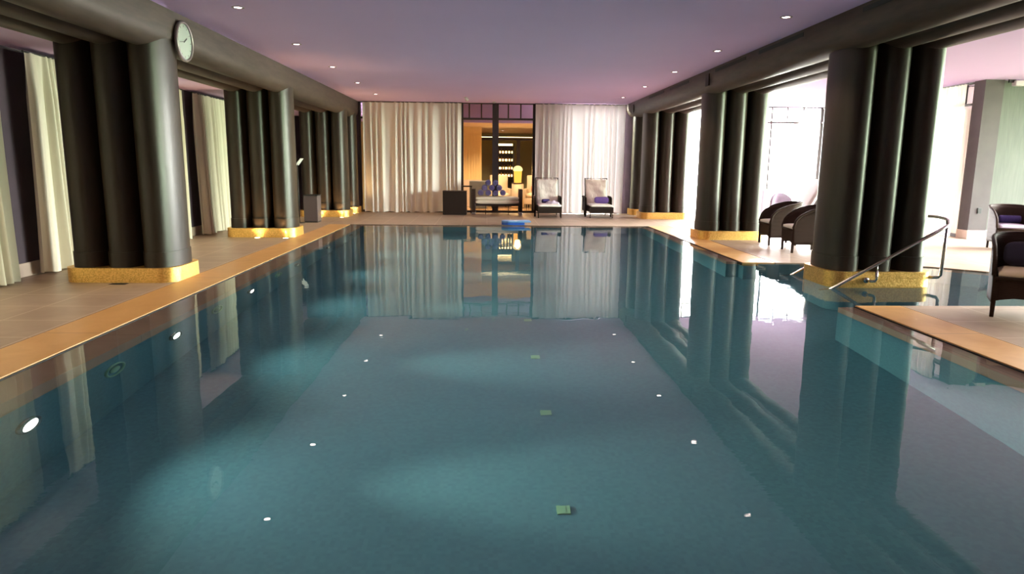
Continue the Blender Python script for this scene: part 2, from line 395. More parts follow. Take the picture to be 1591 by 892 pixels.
o_ = t.nodes.new('ShaderNodeOutputMaterial'); t.links.new(gl.outputs[0], o_.inputs[0])
tag(obj('pool_water', bm, mt), 'still blue green water filling the long indoor pool', 'water', kind='stuff')

# ceilings
struct(obj('ceiling', boxes((-3.95, 14.2, -3, 21.9, H, H+.2), (-4.1, 2.42, 21.9, 22.3, H, H+.2)), M['ceil']))
struct(obj('ceiling_left', boxes((-6.2, -5.1, -3, 21.9, 2.88, 3.1)), M['ceil']))
# left wall, made solid behind its curtains to keep window glare out
bm = bmesh.new(); y = -3
for a, b_ in [(21.9, 21.9)]:
    box(bm, -6.15, -5.97, y, a, 0, 2.9)
    if a < 21: box(bm, -6.15, -5.97, a, b_, 2.6, 2.9); box(bm, -6.15, -5.97, a, b_, 0, .16)
    y = b_
struct(obj('wall_left', bm, M['wallpurple']))
bm = bmesh.new(); box(bm, -5.97, -5.94, -3, 21.55, Z0, .19); struct(obj('baseboard_left', bm, M['base'], bevel=.005))
wn = 0
def window_x(x, y0, y1, z0, z1, nb, transom=None, th=.05, d=.07):
    """window in a wall of constant x; frame and panes"""
    global wn; wn += 1
    bm = bmesh.new()
    box(bm, x-d/2, x+d/2, y0, y1, z0, z0+th*1.4); box(bm, x-d/2, x+d/2, y0, y1, z1-th, z1)
    for i in range(nb+1):
        yy = y0+th/2+(y1-y0-th)*i/nb; box(bm, x-d/2, x+d/2, yy-th/2, yy+th/2, z0, z1)
    if transom:
        box(bm, x-d/2, x+d/2, y0, y1, transom-th/2, transom+th/2)
        for i in range(nb*2):
            yy = y0+(y1-y0)*(i+.5)/(nb*2); box(bm, x-d/3, x+d/3, yy-.015, yy+.015, transom, z1)
    r = struct(obj('window_%d' % wn, bm, M['frame']))
    bm = bmesh.new(); vs = [bm.verts.new(p) for p in ((x, y0, z0), (x, y1, z0), (x, y1, z1), (x, y0, z1))]; bm.faces.new(vs)
    obj('pane', bm, M['glass'], r)
def window_y(y, x0, x1, z0, z1, xs, transom=None, th=.05, d=.08, tb=None, ws=None):
    global wn; wn += 1
    bm = bmesh.new()
    box(bm, x0, x1, y-d/2, y+d/2, z0, z0+th*1.4); box(bm, x0, x1, y-d/2, y+d/2, z1-th*.6, z1)
    for i, xx in enumerate(xs):
        ww = ws[i] if ws else th
        box(bm, xx-ww/2, xx+ww/2, y-d/2-.01, y+d/2+.01, z0, z1)
    if transom:
        box(bm, x0, x1, y-d/2, y+d/2, transom-.03, transom+.03)
        for xx in tb or (): box(bm, xx-.02, xx+.02, y-d/3, y+d/3, transom, z1)
    r = struct(obj('window_%d' % wn, bm, M['frame']))
    bm = bmesh.new(); vs = [bm.verts.new(p) for p in ((x0, y, z0), (x1, y, z0), (x1, y, z1), (x0, y, z1))]; bm.faces.new(vs)
    obj('pane', bm, M['glass'], r)
# back wall, lounge glazing
struct(obj('wall_back', boxes((-6.2, -3.9, 21.62, 21.8, 0, H), (4.2, 5.8, 21.62, 21.8, 0, H)), M['wallpurple']))
window_y(21.66, -3.9, 1.53, Z0, H, (-3.87, -2.3, -.78, .25, 1.46), 2.86, tb=(-.55, -.18, .64, 1.02), ws=(.06, .1, .1, .19, .14))
window_y(21.66, 1.53, 4.2, Z0, H, (1.56, 4.17))
window_y(21.7, 5.8, 10.38, Z0, H, (5.83, 7.3, 8.8, 10.35), 2.86, tb=(6.3, 6.8, 7.8, 8.3, 9.3, 9.8))
window_x(10.4, 14.8, 21.7, Z0, H, 5, 2.86)
window_x(13.9, 6.2, 14.55, Z0, H, 5, 2.86)
struct(obj('wall_right', boxes((13.85, 14.2, -3, 6.2, 0, H)), M['wallgreen']))
struct(obj('wall_right', boxes((10.38, 14.2, 14.6, 14.8, 0, H)), M['wallgreen']))
struct(obj('wall_pier', boxes((10.33, 10.73, 14.48, 14.82, 0, H)), M['wallbrown']))
struct(obj('baseboard_right', boxes((10.30, 10.76, 14.44, 14.8, Z0, .2), (10.76, 13.9, 14.56, 14.6, Z0, .2)), M['base'], bevel=.006))
bpy.data.objects['wall_pier'].name = 'trim_5'
bpy.data.objects['trim_5'].scale = (1, 1, 1)
struct(obj('wall_front', boxes((-6.2, 14.2, -3.2, -3, 0, H)), M['wallpurple']))
tag(obj('lawn', boxes((-40, -6.25, -40, 60, -.4, -.1), (14.3, 60, -40, 14.8, -.4, -.1), (-40, 60, 36, 60, -.41, -.11)), M['lawn']), 'green lawn of the garden outside the windows', 'lawn', kind='structure')
del bpy.data.objects['lawn']['category']

struct(obj('floor_bounce', boxes((10.48, 40, 14.82, 36, -.35, -.05), (2.45, 10.48, 21.92, 36, -.35, -.05)), M['bounce']))  # pale ground added outside to bounce daylight up onto the ceilings

# ------------------------------------------------------------------ COLUMNS
R_, L_ = .2137, .384
def stadium(cx, y0, r, L, n=56):
    """rounded flute, r wide and 2r+L deep"""
    p = []; b = r+L/2; e = 2/2.35
    for i in range(n):
        a = 2*pi*i/n + 1e-6; c_, s_ = cos(a), sin(a)
        p.append((cx+r*math.copysign(abs(c_)**e, c_), y0+b+b*math.copysign(abs(s_)**e, s_)))
    return p
def rrect(x0, x1, y0, y1, r, n=10):
    p = []
    for cx, cy, a0 in ((x0+r, y0+r, pi), (x1-r, y0+r, 1.5*pi), (x1-r, y1-r, 0), (x0+r, y1-r, .5*pi)):
        for i in range(n+1): a = a0+.5*pi*i/n; p.append((cx+r*cos(a), cy+r*sin(a)))
    return p
def column(x0, yf, ztop, label, zb=Z0, L=L_, group='clustered columns beside the pool'):
    """x0 = low-x face, yf = front face"""
    t = thing('column', label, 'column', (x0+3*R_, yf+R_+L/2, max(zb, 0)), 0, group)
    ox, oy, oz = -t.location.x, -t.location.y, -t.location.z
    def put(name, bm, mtl, ang=40):
        bmesh.ops.translate(bm, verts=bm.verts, vec=(ox, oy, oz)); return autosmooth(obj(name, bm, mtl, t), ang)
    for k in range(3):
        bm = bmesh.new(); prism(bm, stadium(x0+R_+2*R_*k, yf, R_-.001, L), .15, ztop); put('shaft', bm, M['timber'])
        bm = bmesh.new(); prism(bm, stadium(x0+R_+2*R_*k, yf-.014, R_+.008, L+.012), .18, .385); put('collar', bm, M['timber'])
    bm = bmesh.new(); prism(bm, rrect(x0-.045, x0+6*R_+.045, yf-.045, yf+2*R_+L+.045, .2), max(zb, -.07), .195)
    if zb < 0:
        b2 = bmesh.new(); prism(b2, rrect(x0-.03, x0+6*R_+.03, yf-.03, yf+2*R_+L+.03, .2), zb, -.07); put('tiled_plinth', b2, M['ptile'])
    o = put('gold_base', bm, M['gold']); o['label'] = 'gold mosaic base'
    return t
Y1, Y2, Y3 = 8.62, 14.0, 19.48
LX, RX = -3.9087-6*R_, 4.4124
column(LX, Y1, 3.1, 'dark fluted column nearest on the left with the clock above it')
column(LX, Y2, 3.1, 'dark fluted left column between the nearest one and the dark cabinet')
column(LX, Y3, 3.1, 'dark fluted left column just behind the dark cabinet')
column(LX, 20.98, 3.1, 'dark fluted column against the back wall at the left curtain edge', L=.2)
column(RX, Y1-.05, 3.16, 'dark fluted column standing in the water with a steel handrail', zb=-1.5)
column(RX, Y2, 3.16, 'dark fluted right column just behind the two wicker armchairs')
column(RX, Y3, 3.16, 'dark fluted right column second from the back wall')
column(RX, 21.0, 3.16, 'dark fluted column against the back wall at the right curtain edge', L=.18)

# beams
def beam(name, label, tubes, zin, zout, y0, y1, side):
    """tubes: list of (cx, r, zbottom) pool side first; side=+1 when pool is at +x"""
    t = thing(name, label, 'beam', ((tubes[0][0]+tubes[-1][0])/2, (y0+y1)/2, 2.84))
    prof = []
    for cx, r, zb in tubes:
        for i in range(15):
            a = pi*i/14; prof.append((cx + side*r*cos(a), zb + r - r*sin(a)))
    prof = [(prof[0][0], zin)] + prof + [(prof[-1][0], zout)]
    bm = bmesh.new(); A = [bm.verts.new((x-t.location.x, y0-t.location.y, z-t.location.z)) for x, z in prof]
    B = [bm.verts.new((x-t.location.x, y1-t.location.y, z-t.location.z)) for x, z in prof]
    for i in range(len(prof)-1): bm.faces.new((A[i], A[i+1], B[i+1], B[i]))
    bm.faces.new((A[-1], A[0], B[0], B[-1])); bmesh.ops.triangulate(bm, faces=[bm.faces.new(A), bm.faces.new(list(reversed(B)))])
    bmesh.ops.recalc_face_normals(bm, faces=bm.faces)
    autosmooth(obj('beam_body', bm, M['beam'], t), 50)
    return t
bl = beam('beam', 'long dark ribbed beam over the left columns', [(-3.895-R_, R_, 2.84), (-3.895-3*R_, R_, 2.84), (-3.895-5*R_, R_, 2.84)], H, 3.1, -3, 21.6, 1)
br_ = beam('beam', 'long dark ribbed beam with air slots over the right columns', [(4.25+.29, .29, 2.93), (4.25+.58+.215, .215, 2.93), (4.25+.58+.645, .215, 2.93)], H, H, -3, 21.6, -1)
for a, b_ in ((17.05, 18.6), (14.95, 16.5), (11.7, 13.25), (9.6, 11.15), (7.2, 8.1), (5.0, 6.8)):
    bm = boxes((4.243, 4.262, a, b_, 3.235, 3.29)); bmesh.ops.translate(bm, verts=bm.verts, vec=-br_.location)
    o = obj('air_slot', bm, M['slot'], br_)
for y in (20.6, 13.65):
    bm = boxes((4.232, 4.262, y-.07, y+.12, 3.03, 3.25)); bmesh.ops.translate(bm, verts=bm.verts, vec=-br_.location)
    o = obj('access_panel', bm, M['darkwood'], br_)
for a, b_ in ((17.2, 18.8), (11.0, 13.4), (5.6, 7.9)):   # linear grille in the underside between the ribs
    bm = bmesh.new()
    for k in range(3): box(bm, 5.232+.022*k, 5.242+.022*k, a, b_, 3.0, 3.06)
    bmesh.ops.translate(bm, verts=bm.verts, vec=-br_.location); obj('linear_grille', bm, M['ring'], br_)

# ------------------------------------------------------------------ CURTAINS
def curtain(x0, y0, x1, y1, z0, z1, folds, amp, mtl, label, seed=0, flare=1.5, group=None, name='curtain', hem=.1):
    rnd = random.Random(seed); Lg = math.hypot(x1-x0, y1-y0); dx, dy = (x1-x0)/Lg, (y1-y0)/Lg; nx_, ny_ = -dy, dx
    nu = folds*14; nz = 26; ph = [0]
    for i in range(nu): ph.append(ph[-1] + 2*pi*folds/nu*(1+.55*sin(i*.13+seed)+.35*sin(i*.041*1.7+seed*2)))
    a_ = [amp*(.65+.5*rnd.random()) for _ in range(nu+1)]
    for _ in range(6): a_ = [a_[0]] + [(a_[i-1]+a_[i]+a_[i+1])/3 for i in range(1, nu)] + [a_[-1]]
    k1, k2 = rnd.random()*6, rnd.random()*6
    t = thing(name, label, 'curtain', ((x0+x1)/2, (y0+y1)/2, z0), 0, group)
    bm = bmesh.new(); g = []
    for j in range(nz+1):
        v = j/nz; z = z1-(z1-z0)*v; row = []
        for i in range(nu+1):
            u = i/nu; s = Lg*u
            sw = .35+.65*min(1, v*5) if j else .3
            off = a_[i]*sw*(1+(flare-1)*v*v)*(sin(ph[i]+.5*v*sin(k1+u*9)) + .2*sin(2.1*ph[i]+k2+1.2*v))
            off += .04*v*v*sin(u*7+k1)
            lat = .35*a_[i]*v*sin(ph[i]*.5+k2) + .02*v*sin(u*17)
            zz = z
            if j == 0: zz += .012*abs(sin(ph[i]/2))
            if j == nz: zz += .012*sin(ph[i]*.7)+.008
            row.append(bm.verts.new((x0+dx*(s+lat)+nx_*off-t.location.x, y0+dy*(s+lat)+ny_*off-t.location.y, zz-t.location.z)))
        g.append(row)
    for j in range(nz):
        for i in range(nu): bm.faces.new((g[j][i], g[j][i+1], g[j+1][i+1], g[j+1][i]))
    o = obj('curtain_panel', bm, mtl, t, smooth=True)
    bm = bmesh.new(); cx, cy = t.location.x, t.location.y
    tube(bm, [(x0-dx*.03-cx, y0-dy*.03-cy, z1+.012-z0), (x1+dx*.03-cx, y1+dy*.03-cy, z1+.012-z0)], .012, 8)
    obj('curtain_rail', bm, M['black'], t)
    return t
curtain(-5.76, 3.7, -5.76, 8.62, Z0+.01, 2.82, 30, .05, M['curt_l'], 'cream curtain cut by the left photo edge, nearest on the left wall', 1)
curtain(-5.78, 9.2, -5.78, 13.7, Z0+.01, 2.82, 28, .05, M['curt_l'], 'cream curtain on the left wall seen just left of the nearest column', 2)
curtain(-5.78, 14.2, -5.78, 19.2, Z0+.01, 2.82, 30, .05, M['curt_l'], 'white curtain seen between the two nearest left columns', 3)
curtain(-3.74, 21.46, -.78, 21.46, Z0+.01, H-.03, 14, .065, M['curt_b'], 'wide ivory curtain on the back wall behind the dark side table', 4)
curtain(1.46, 21.46, 4.2, 21.46, Z0+.01, H-.03, 14, .065, M['curt_r'], 'wide ivory curtain on the back wall behind the two sun loungers', 5)
curtain(10.2, 14.86, 10.2, 15.75, Z0+.01, H-.06, 6, .05, M['sheer'], 'sheer curtain beside the brown pier and the green wall', 6, name='sheer_curtain')
curtain(5.9, 21.5, 7.6, 21.5, Z0+.01, H-.1, 11, .045, M['sheer'], 'sheer curtain on the bright far window beside the back right column', 7, name='sheer_curtain')
curtain(9.6, 21.5, 10.25, 21.5, Z0+.01, H-.1, 5, .04, M['sheer'], 'sheer curtain in the far corner of the bright window wing', 8, name='sheer_curtain')

# ------------------------------------------------------------------ CEILING FITTINGS
def spot(name, parent, loc, rot, energy, color, size, blend=.5, radius=.04):
    l = bpy.data.lights.new(name, 'SPOT'); l.energy = energy; l.color = color; l.spot_size = rad(size); l.spot_blend = blend; l.shadow_soft_size = radius
    l.cycles.use_multiple_importance_sampling = False
    o = bpy.data.objects.new(name, l); COL.objects.link(o); o.parent = parent; o.location = loc; o.rotation_euler = rot; return o
def downlight(x, y, z, label, e=None, col=(1, .76, .56), size=95):
    t = thing('downlight', label, 'ceiling light', (x, y, z), 0, 'recessed ceiling downlights')
    bm = bmesh.new(); lathe(bm, [(.075, 0), (.075, -.006), (.052, -.008), (.045, .0), (.045, -.001)], 24, cap=False); obj('trim_ring', bm, M['ring'], t, smooth=True)
    bm = bmesh.new(); lathe(bm, [(.046, -.003), (.03, -.005)], 24); obj('lens', bm, M['lens'], t)
    spot('lamp_light', t, (0, 0, -.02), (0, 0, 0), e or LM['downlight'], col, size)
DY = [3.7, 6.3, 8.87, 11.46, 14.03, 16.65, 19.3]
words = ['nearest', 'second nearest', 'third nearest', 'fourth nearest', 'fifth nearest']
for i, y in enumerate(DY):
    for s, x in (('left', -3.0), ('right', 3.69)):
        if i < 2: lb = 'recessed downlight over the camera end, in the %s ceiling row' % s + (' nearest the front wall' if i == 0 else '')
        else: lb = 'small recessed downlight, %s visible in the %s ceiling row' % (words[i-2], s)
        downlight(x, y, H, lb)
for y, wd in ((6.6, 'left of the nearest column'), (11.8, 'behind the nearest column'), (17.2, 'behind the second column')):  # unseen lamps added to brighten the left curtains
    downlight(-5.3, y, 2.86, 'added unseen downlight in the low left aisle ceiling, %s' % wd, LM['aisle'], (1, .72, .42), 140)
t = thing('ceiling_camera', 'small white dome on the mauve ceiling before the dark glazed door', 'camera', (-.6, 19.85, H))
bm = bmesh.new(); lathe(bm, [(.05, 0), (.05, -.02), (.035, -.03)], 20); obj('mount', bm, M['dome'], t)
bm = bmesh.new(); lathe(bm, [(.012, -.02), (.045, -.035), (.055, -.06), (.045, -.09), (.02, -.108)], 20, center=(.03, 0, 0)); obj('head', bm, M['dome'], t, smooth=True)
t = thing('ceiling_camera', 'small white box camera at the ceiling above the green wall', 'camera', (10.95, 14.45, H))
obj('head', boxes((-.06, .16, -.08, .05, -.13, -.02)), M['dome'], t, bevel=.015)
obj('mount', boxes((-.16, -.02, -.02, .02, -.06, 0)), M['black'], t)
t = thing('smoke_detector', 'tiny white disc on the ceiling at the top of the door mullion', 'detector', (.2, 21.2, H))
bm = bmesh.new(); lathe(bm, [(.055, 0), (.05, -.025), (.025, -.035)], 20); obj('detector_body', bm, M['dome'], t, smooth=True)

# clock
t = thing('wall_clock', 'round wall clock with pale face on the left beam', 'clock', (-3.888, 9.34, 3.0))
bm = bmesh.new(); lathe(bm, [(.20, 0), (.245, .01), (.25, .03), (.24, .048), (.222, .05), (.215, .036)], 48, axis='X', cap=False); obj('rim', bm, M['clockrim'], t, smooth=True)
bm = bmesh.new(); lathe(bm, [(.22, .0), (.22, .03)], 48, axis='X'); dial = obj('dial', bm, M['clockface'], t)
def hand(name, ang, ln, wd):
    bm = bmesh.new(); box(bm, .031, .035, -wd/2, wd/2, -.02, ln); bmesh.ops.rotate(bm, verts=bm.verts, matrix=Matrix.Rotation(ang, 3, 'X')); obj(name, bm, M['black'], dial)
hand('hour_hand', rad(-58), .09, .014); hand('minute_hand', rad(100), .14, .006)
for k in range(12):
    bm = boxes((.0305, .0325, -.004, .004, .175, .2)); bmesh.ops.rotate(bm, verts=bm.verts, matrix=Matrix.Rotation(rad(30*k), 3, 'X')); obj('hour_mark', bm, M['ring'], dial)

# ------------------------------------------------------------------ FLOOR UPLIGHTS
def uplight(x, y, label, e=1., aim=0.):
    t = thing('floor_uplight', label, 'floor light', (x, y, Z0), 0, 'floor uplights at the column bases')
    bm = bmesh.new(); lathe(bm, [(.075, -.01), (.075, .004), (.055, .006), (.055, -.0)], 24, cap=False); obj('ring', bm, M['steel'], t, smooth=True)
    bm = bmesh.new(); lathe(bm, [(.056, -.005), (.056, .003)], 24); obj('lens', bm, M['uplens'] if e else M['slot'], t)
    if e: spot('lamp_light', t, (0, 0, .02), (rad(180-14), 0, 0), LM['uplight']*e, (1, .62, .26), 110, .8)
uplight(-4.56, 13.86, 'lit floor uplight in front of the second left column, at its middle')
uplight(-4.0, 13.84, 'lit floor uplight in front of the second left column, at its pool side corner', .8)
uplight(-4.61, 19.33, 'lit floor uplight in front of the third left column, at its middle', 1.)
uplight(-4.02, 19.31, 'lit floor uplight in front of the third left column, at its pool side', 1.4)
uplight(-3.98, 20.82, 'lit floor uplight before the column beside the left back curtain', 1.)
t = thing('floor_grille', 'small dark floor grille in front of the nearest left column', 'floor grille', (-4.5, 8.49, Z0))
bm = bmesh.new(); box(bm, -.1, .1, -.05, .05, -.01, .002)
for k in range(5): box(bm, -.08, .08, -.04+.02*k-.004, -.04+.02*k+.004, .002, .004)
obj('grate', bm, M['slot'], t)

# ------------------------------------------------------------------ POOL FITTINGS
names = ['nearest', 'second nearest', 'third', 'fourth', 'fifth', 'sixth']
for i, y in enumerate((4.44, 6.63, 8.82, 11.0, 13.2, 15.4)):
    t = thing('pool_lamp', 'round underwater lamp on the left pool wall, %s along it' % names[i], 'pool light', (IL, y, -.68), 0, 'underwater lamps')
    bm = bmesh.new(); lathe(bm, [(.12, 0), (.12, .02), (.095, .035), (.085, .02)], 28, axis='X', cap=False); rg = obj('ring', bm, M['steel'], t, smooth=True)
    bm = bmesh.new(); lathe(bm, [(.086, .0), (.086, .018), (.05, .028)], 28, axis='X'); obj('lens', bm, M['poollens'] if i < 3 else M['dome'], t, smooth=True)
    spot('beam_light', t, (.05, 0, 0), (0, rad(-90+9), 0), LM['beam'], (.84, 1., .74), 27, 1., .05)
    spot('lamp_light', t, (.05, 0, 0), (0, rad(-90-2), 0), LM['pool'], (.78, 1., .82), 112, .9, .05)
for i, y in enumerate((2.2, 5.53, 7.7, 10.0)):
    t = thing('pool_inlet', 'pale ring inlet on the left pool wall, %s along it' % names[i], 'pool inlet', (IL, y, -.62), 0, 'ring inlets in the pool wall')
    bm = bmesh.new(); lathe(bm, [(.15, 0), (.15, .015), (.14, .02), (.125, .015), (.125, .003)], 28, axis='X', cap=False); obj('ring', bm, M['jet'], t, smooth=True)
    bm = bmesh.new(); lathe(bm, [(.075, 0), (.07, .012), (.03, .016)], 24, axis='X'); obj('nozzle', bm, M['jet'], t, smooth=True)
for i, y in enumerate((4.14, 5.51, 6.84, 8.2)):
    bm = bmesh.new(); box(bm, -.045, .045, -.045, .045, 0, .01); box(bm, -.015, .015, -.04, .04, .01, .012)
    o = obj('floor_drain', bm, M['drain'], loc=(.5, y, DZ)); tag(o, 'pale square drain on the pool floor, %s of its row' % names[i], 'drain', 'floor drains')

# handrails
def rail(label, ysgn, y0, yc, yback):
    t = thing('handrail', label, 'handrail', (4.9, y0, 0))
    ox, oy = 4.9, y0
    P = [(4.18, y0, -.09), (4.34, y0, .0), (4.9, y0, .318), (5.4, y0, .605), (5.64, y0, .74), (5.80, y0+.08*ysgn, .81), (5.87, y0+.22*ysgn, .86), (5.83, y0+.38*ysgn, .885), (5.74, y0+.5*ysgn, .885)]
    P = smoothpath([(a-ox, b-oy, c_) for a, b, c_ in P], 6); bm = bmesh.new(); tube(bm, P, .021, 14); obj('grip', bm, M['steel'], t, smooth=True)
    bm = bmesh.new(); g = [(5.8-ox, y0+.1*ysgn-oy, .86), (5.8-ox, y0+.1*ysgn-oy, .5), (5.79-ox, y0+.1*ysgn-oy, .16), (5.775-ox, y0+.12*ysgn-oy, .13), (5.72-ox, y0+.18*ysgn-oy, .12), (5.68-ox, y0+.28*ysgn-oy, .12)]
    tube(bm, g, .02, 12); obj('post', bm, M['steel'], t, smooth=True)
    bm = bmesh.new(); tube(bm, [(0, 0, .30), (0, 0, .2)], .009, 10); tube(bm, [(0, 0, .235), (0, 0, .12), (-.012, .01*ysgn, .095), (-.04, .03*ysgn, .09), (-.07, .11*ysgn, .09)], .018, 12)
    lathe(bm, [(.035, yc-y0-.002*ysgn), (.035, yc-y0-.02*ysgn)], 20, center=(-.07, 0, .09), axis='Y'); obj('bracket', bm, M['steel'], t, smooth=True)
yf = Y1-.05-.045
rail('steel handrail rising out of the water in front of the column', 1, yf-.115, yf, 0)
yb = Y1-.05+2*R_+L_+.045
rail('steel handrail on the far side of the column in the water', -1, yb+.115, yb, 0)

# ------------------------------------------------------------------ TUB CHAIRS
def tub_chair(label, loc, rz, cushion_m, pad=None, group='dark wicker tub armchairs'):
    """faces local -y"""
    t = thing('wicker_armchair', label, 'armchair', loc, rz, group)
    Wd, Dp = .31, .33
    def plan(s):      # s in -1..1 : front left -> back -> front right
        a = s*pi*.5
        if abs(s) > .62:
            k = (abs(s)-.62)/.38; x = Wd*(1 if s > 0 else -1)*(1-.04*k); y = .05 - (.05+Dp)*k
        else:
            a = s/.62*pi/2; x = Wd*sin(a); y = .05+(Dp-.05)*cos(a)
        return x, y
    def top(s): return .43 + .385*(1-abs(s)**3.2)**.5
    n = 48; bm = bmesh.new(); rows = []
    for off, flip in ((0, 0), (-.028, 1)):
        g = []
        for i in range(n+1):
            s = -1+2*i/n; x, y = plan(s); x2, y2 = plan(min(1, s+.01)); x1, y1 = plan(max(-1, s-.01)); d = Vector((x2-x1, y2-y1)).normalized(); nn = Vector((-d.y, d.x))
            x += nn.x*-off*-1; y += nn.y*-off*-1
            tp = top(s); colv = []
            for k in range(9):
                zz = .15+(tp-.15)*k/8; lean = 1+.06*(zz-.15)
                colv.append(bm.verts.new((x*lean, y*lean, zz)))
            g.append(colv)
        rows.append(g)
        for i in range(n):
            for k in range(8): bm.faces.new((g[i][k], g[i+1][k], g[i+1][k+1], g[i][k+1]))
    A, B = rows
    for i in range(n):
        bm.faces.new((A[i][8], A[i+1][8], B[i+1][8], B[i][8])); bm.faces.new((A[i][0], B[i][0], B[i+1][0], A[i+1][0]))
    for i in (0, n):
        for k in range(8): bm.faces.new((A[i][k], A[i][k+1], B[i][k+1], B[i][k]))
    bmesh.ops.recalc_face_normals(bm, faces=bm.faces)
    obj('shell', bm, M['wick'], t, smooth=True)
    bm = bmesh.new(); pts = []
    for i in range(n+1):
        s = -1+2*i/n; x, y = plan(s); tp = top(s); l = 1+.06*(tp-.15); pts.append((x*l*.985, y*l*.985, tp))
    tube(bm, pts, .022, 10); obj('rolled_rim', bm, M['wick'], t, smooth=True)
    # front apron with arched lower edge
    bm = bmesh.new(); n2 = 16; v = {}
    for i in range(n2+1):
        u = i/n2; x = -.285+.57*u; lo = .155+.05*min(1, 3.2*min(u, 1-u))**.6
        for k, (y_, z_) in enumerate((( -.33, lo), (-.33, .40), (-.30, .40), (-.30, lo))): v[i, k] = bm.verts.new((x, y_, z_))
    for i in range(n2):
        for k in range(4): bm.faces.new((v[i, k], v[i+1, k], v[i+1, (k+1) % 4], v[i, (k+1) % 4]))
    bm.faces.new([v[0, k] for k in range(4)]); bm.faces.new([v[n2, k] for k in (3, 2, 1, 0)])
    bmesh.ops.recalc_face_normals(bm, faces=bm.faces); obj('front_apron', bm, M['wick'], t)
    bm = bmesh.new(); prism(bm, [plan(-1+2*i/24) if abs(-1+2*i/24) < 1 else plan(-1+2*i/24) for i in range(25)][::-1], .36, .395)
    bmesh.ops.scale(bm, vec=(.93, .93, 1), verts=bm.verts); bmesh.ops.recalc_face_normals(bm, faces=bm.faces); obj('seat_base', bm, M['wick'], t)
    bm = bmesh.new(); tube(bm, [(-.29, -.335, .405), (.29, -.335, .405)], .016, 8); obj('front_rail', bm, M['wick'], t, smooth=True)
    for sx_ in (-1, 1):
        for y_ in (-.315, .2):
            bm = bmesh.new(); xx = sx_*(.275 if y_ < 0 else .24); rr = .024
            a = [(-rr, -rr), (rr, -rr), (rr, rr), (-rr, rr)]
            b0 = [bm.verts.new((xx+p*.75, y_+q*.75, 0)) for p, q in a]; b1 = [bm.verts.new((xx+p, y_+q, .36)) for p, q in a]
            for k in range(4): bm.faces.new((b0[k], b0[(k+1) % 4], b1[(k+1) % 4], b1[k]))
            bm.faces.new(b0[::-1]); bm.faces.new(b1); obj('leg', bm, M['wick'], t, bevel=.004)
    bm = bmesh.new(); cushion(bm, -.26, .26, -.33, .24, .40, .48, .012, 14, 14)
    for vv in bm.verts:
        if vv.co.y > 0: vv.co.x *= 1-.9*(vv.co.y/.24)**2*.35
    o = obj('seat_cushion', bm, cushion_m, t, smooth=True)
    return t
def rolled(bm, c_, ax, ln, r, n=18):
    lathe(bm, [(r*.3, -ln/2), (r*.92, -ln/2+.0), (r, -ln/2+.02), (r*1.02, 0), (r, ln/2-.02), (r*.92, ln/2), (r*.3, ln/2)], n, center=c_, axis=ax)
c1 = tub_chair('dark wicker armchair beside the pool, closer to the column behind it', (5.74, 13.28, Z0), rad(-93), M['white'])
c2 = tub_chair('dark wicker armchair half hidden by the column standing in the water', (5.70, 12.12, Z0), rad(-96), M['white'])
c3 = tub_chair('dark wicker armchair before the green wall holding a rolled towel', (9.78, 12.62, Z0), rad(-18), M['lilac'])
c4 = tub_chair('nearest dark wicker armchair, on the deck at the right photo edge', (5.56, 6.84, Z0), rad(-33), M['creamc'])
def pillow(label, loc, rot, mt_, w_=.38, h_=.26, d_=.12, name='cushion', cat='cushion'):
    bm = bmesh.new(); bmesh.ops.create_uvsphere(bm, u_segments=24, v_segments=14, radius=1)
    for v in bm.verts:
        x, y, z = v.co; f_ = lambda a: math.copysign(abs(a)**.55, a)
        v.co = (f_(x)*w_/2, y*d_/2, f_(z)*h_/2)
    o = obj(name, bm, mt_, smooth=True, loc=loc); o.rotation_euler = rot; tag(o, label, cat); return o
pillow('dark navy cushion on the seat of the nearest wicker armchair', (5.60, 6.92, Z0+.62), (rad(-18), 0, rad(-33)), M['navypad'], .40, .26, .14)
bm = bmesh.new(); rolled(bm, (0, 0, 0), 'X', .34, .07)
o = obj('rolled_towel', bm, M['navy'], smooth=True, loc=(9.86, 12.72, Z0+.562)); o.rotation_euler = (0, 0, rad(-18)); tag(o, 'dark blue rolled towel on the armchair before the green wall', 'towel')

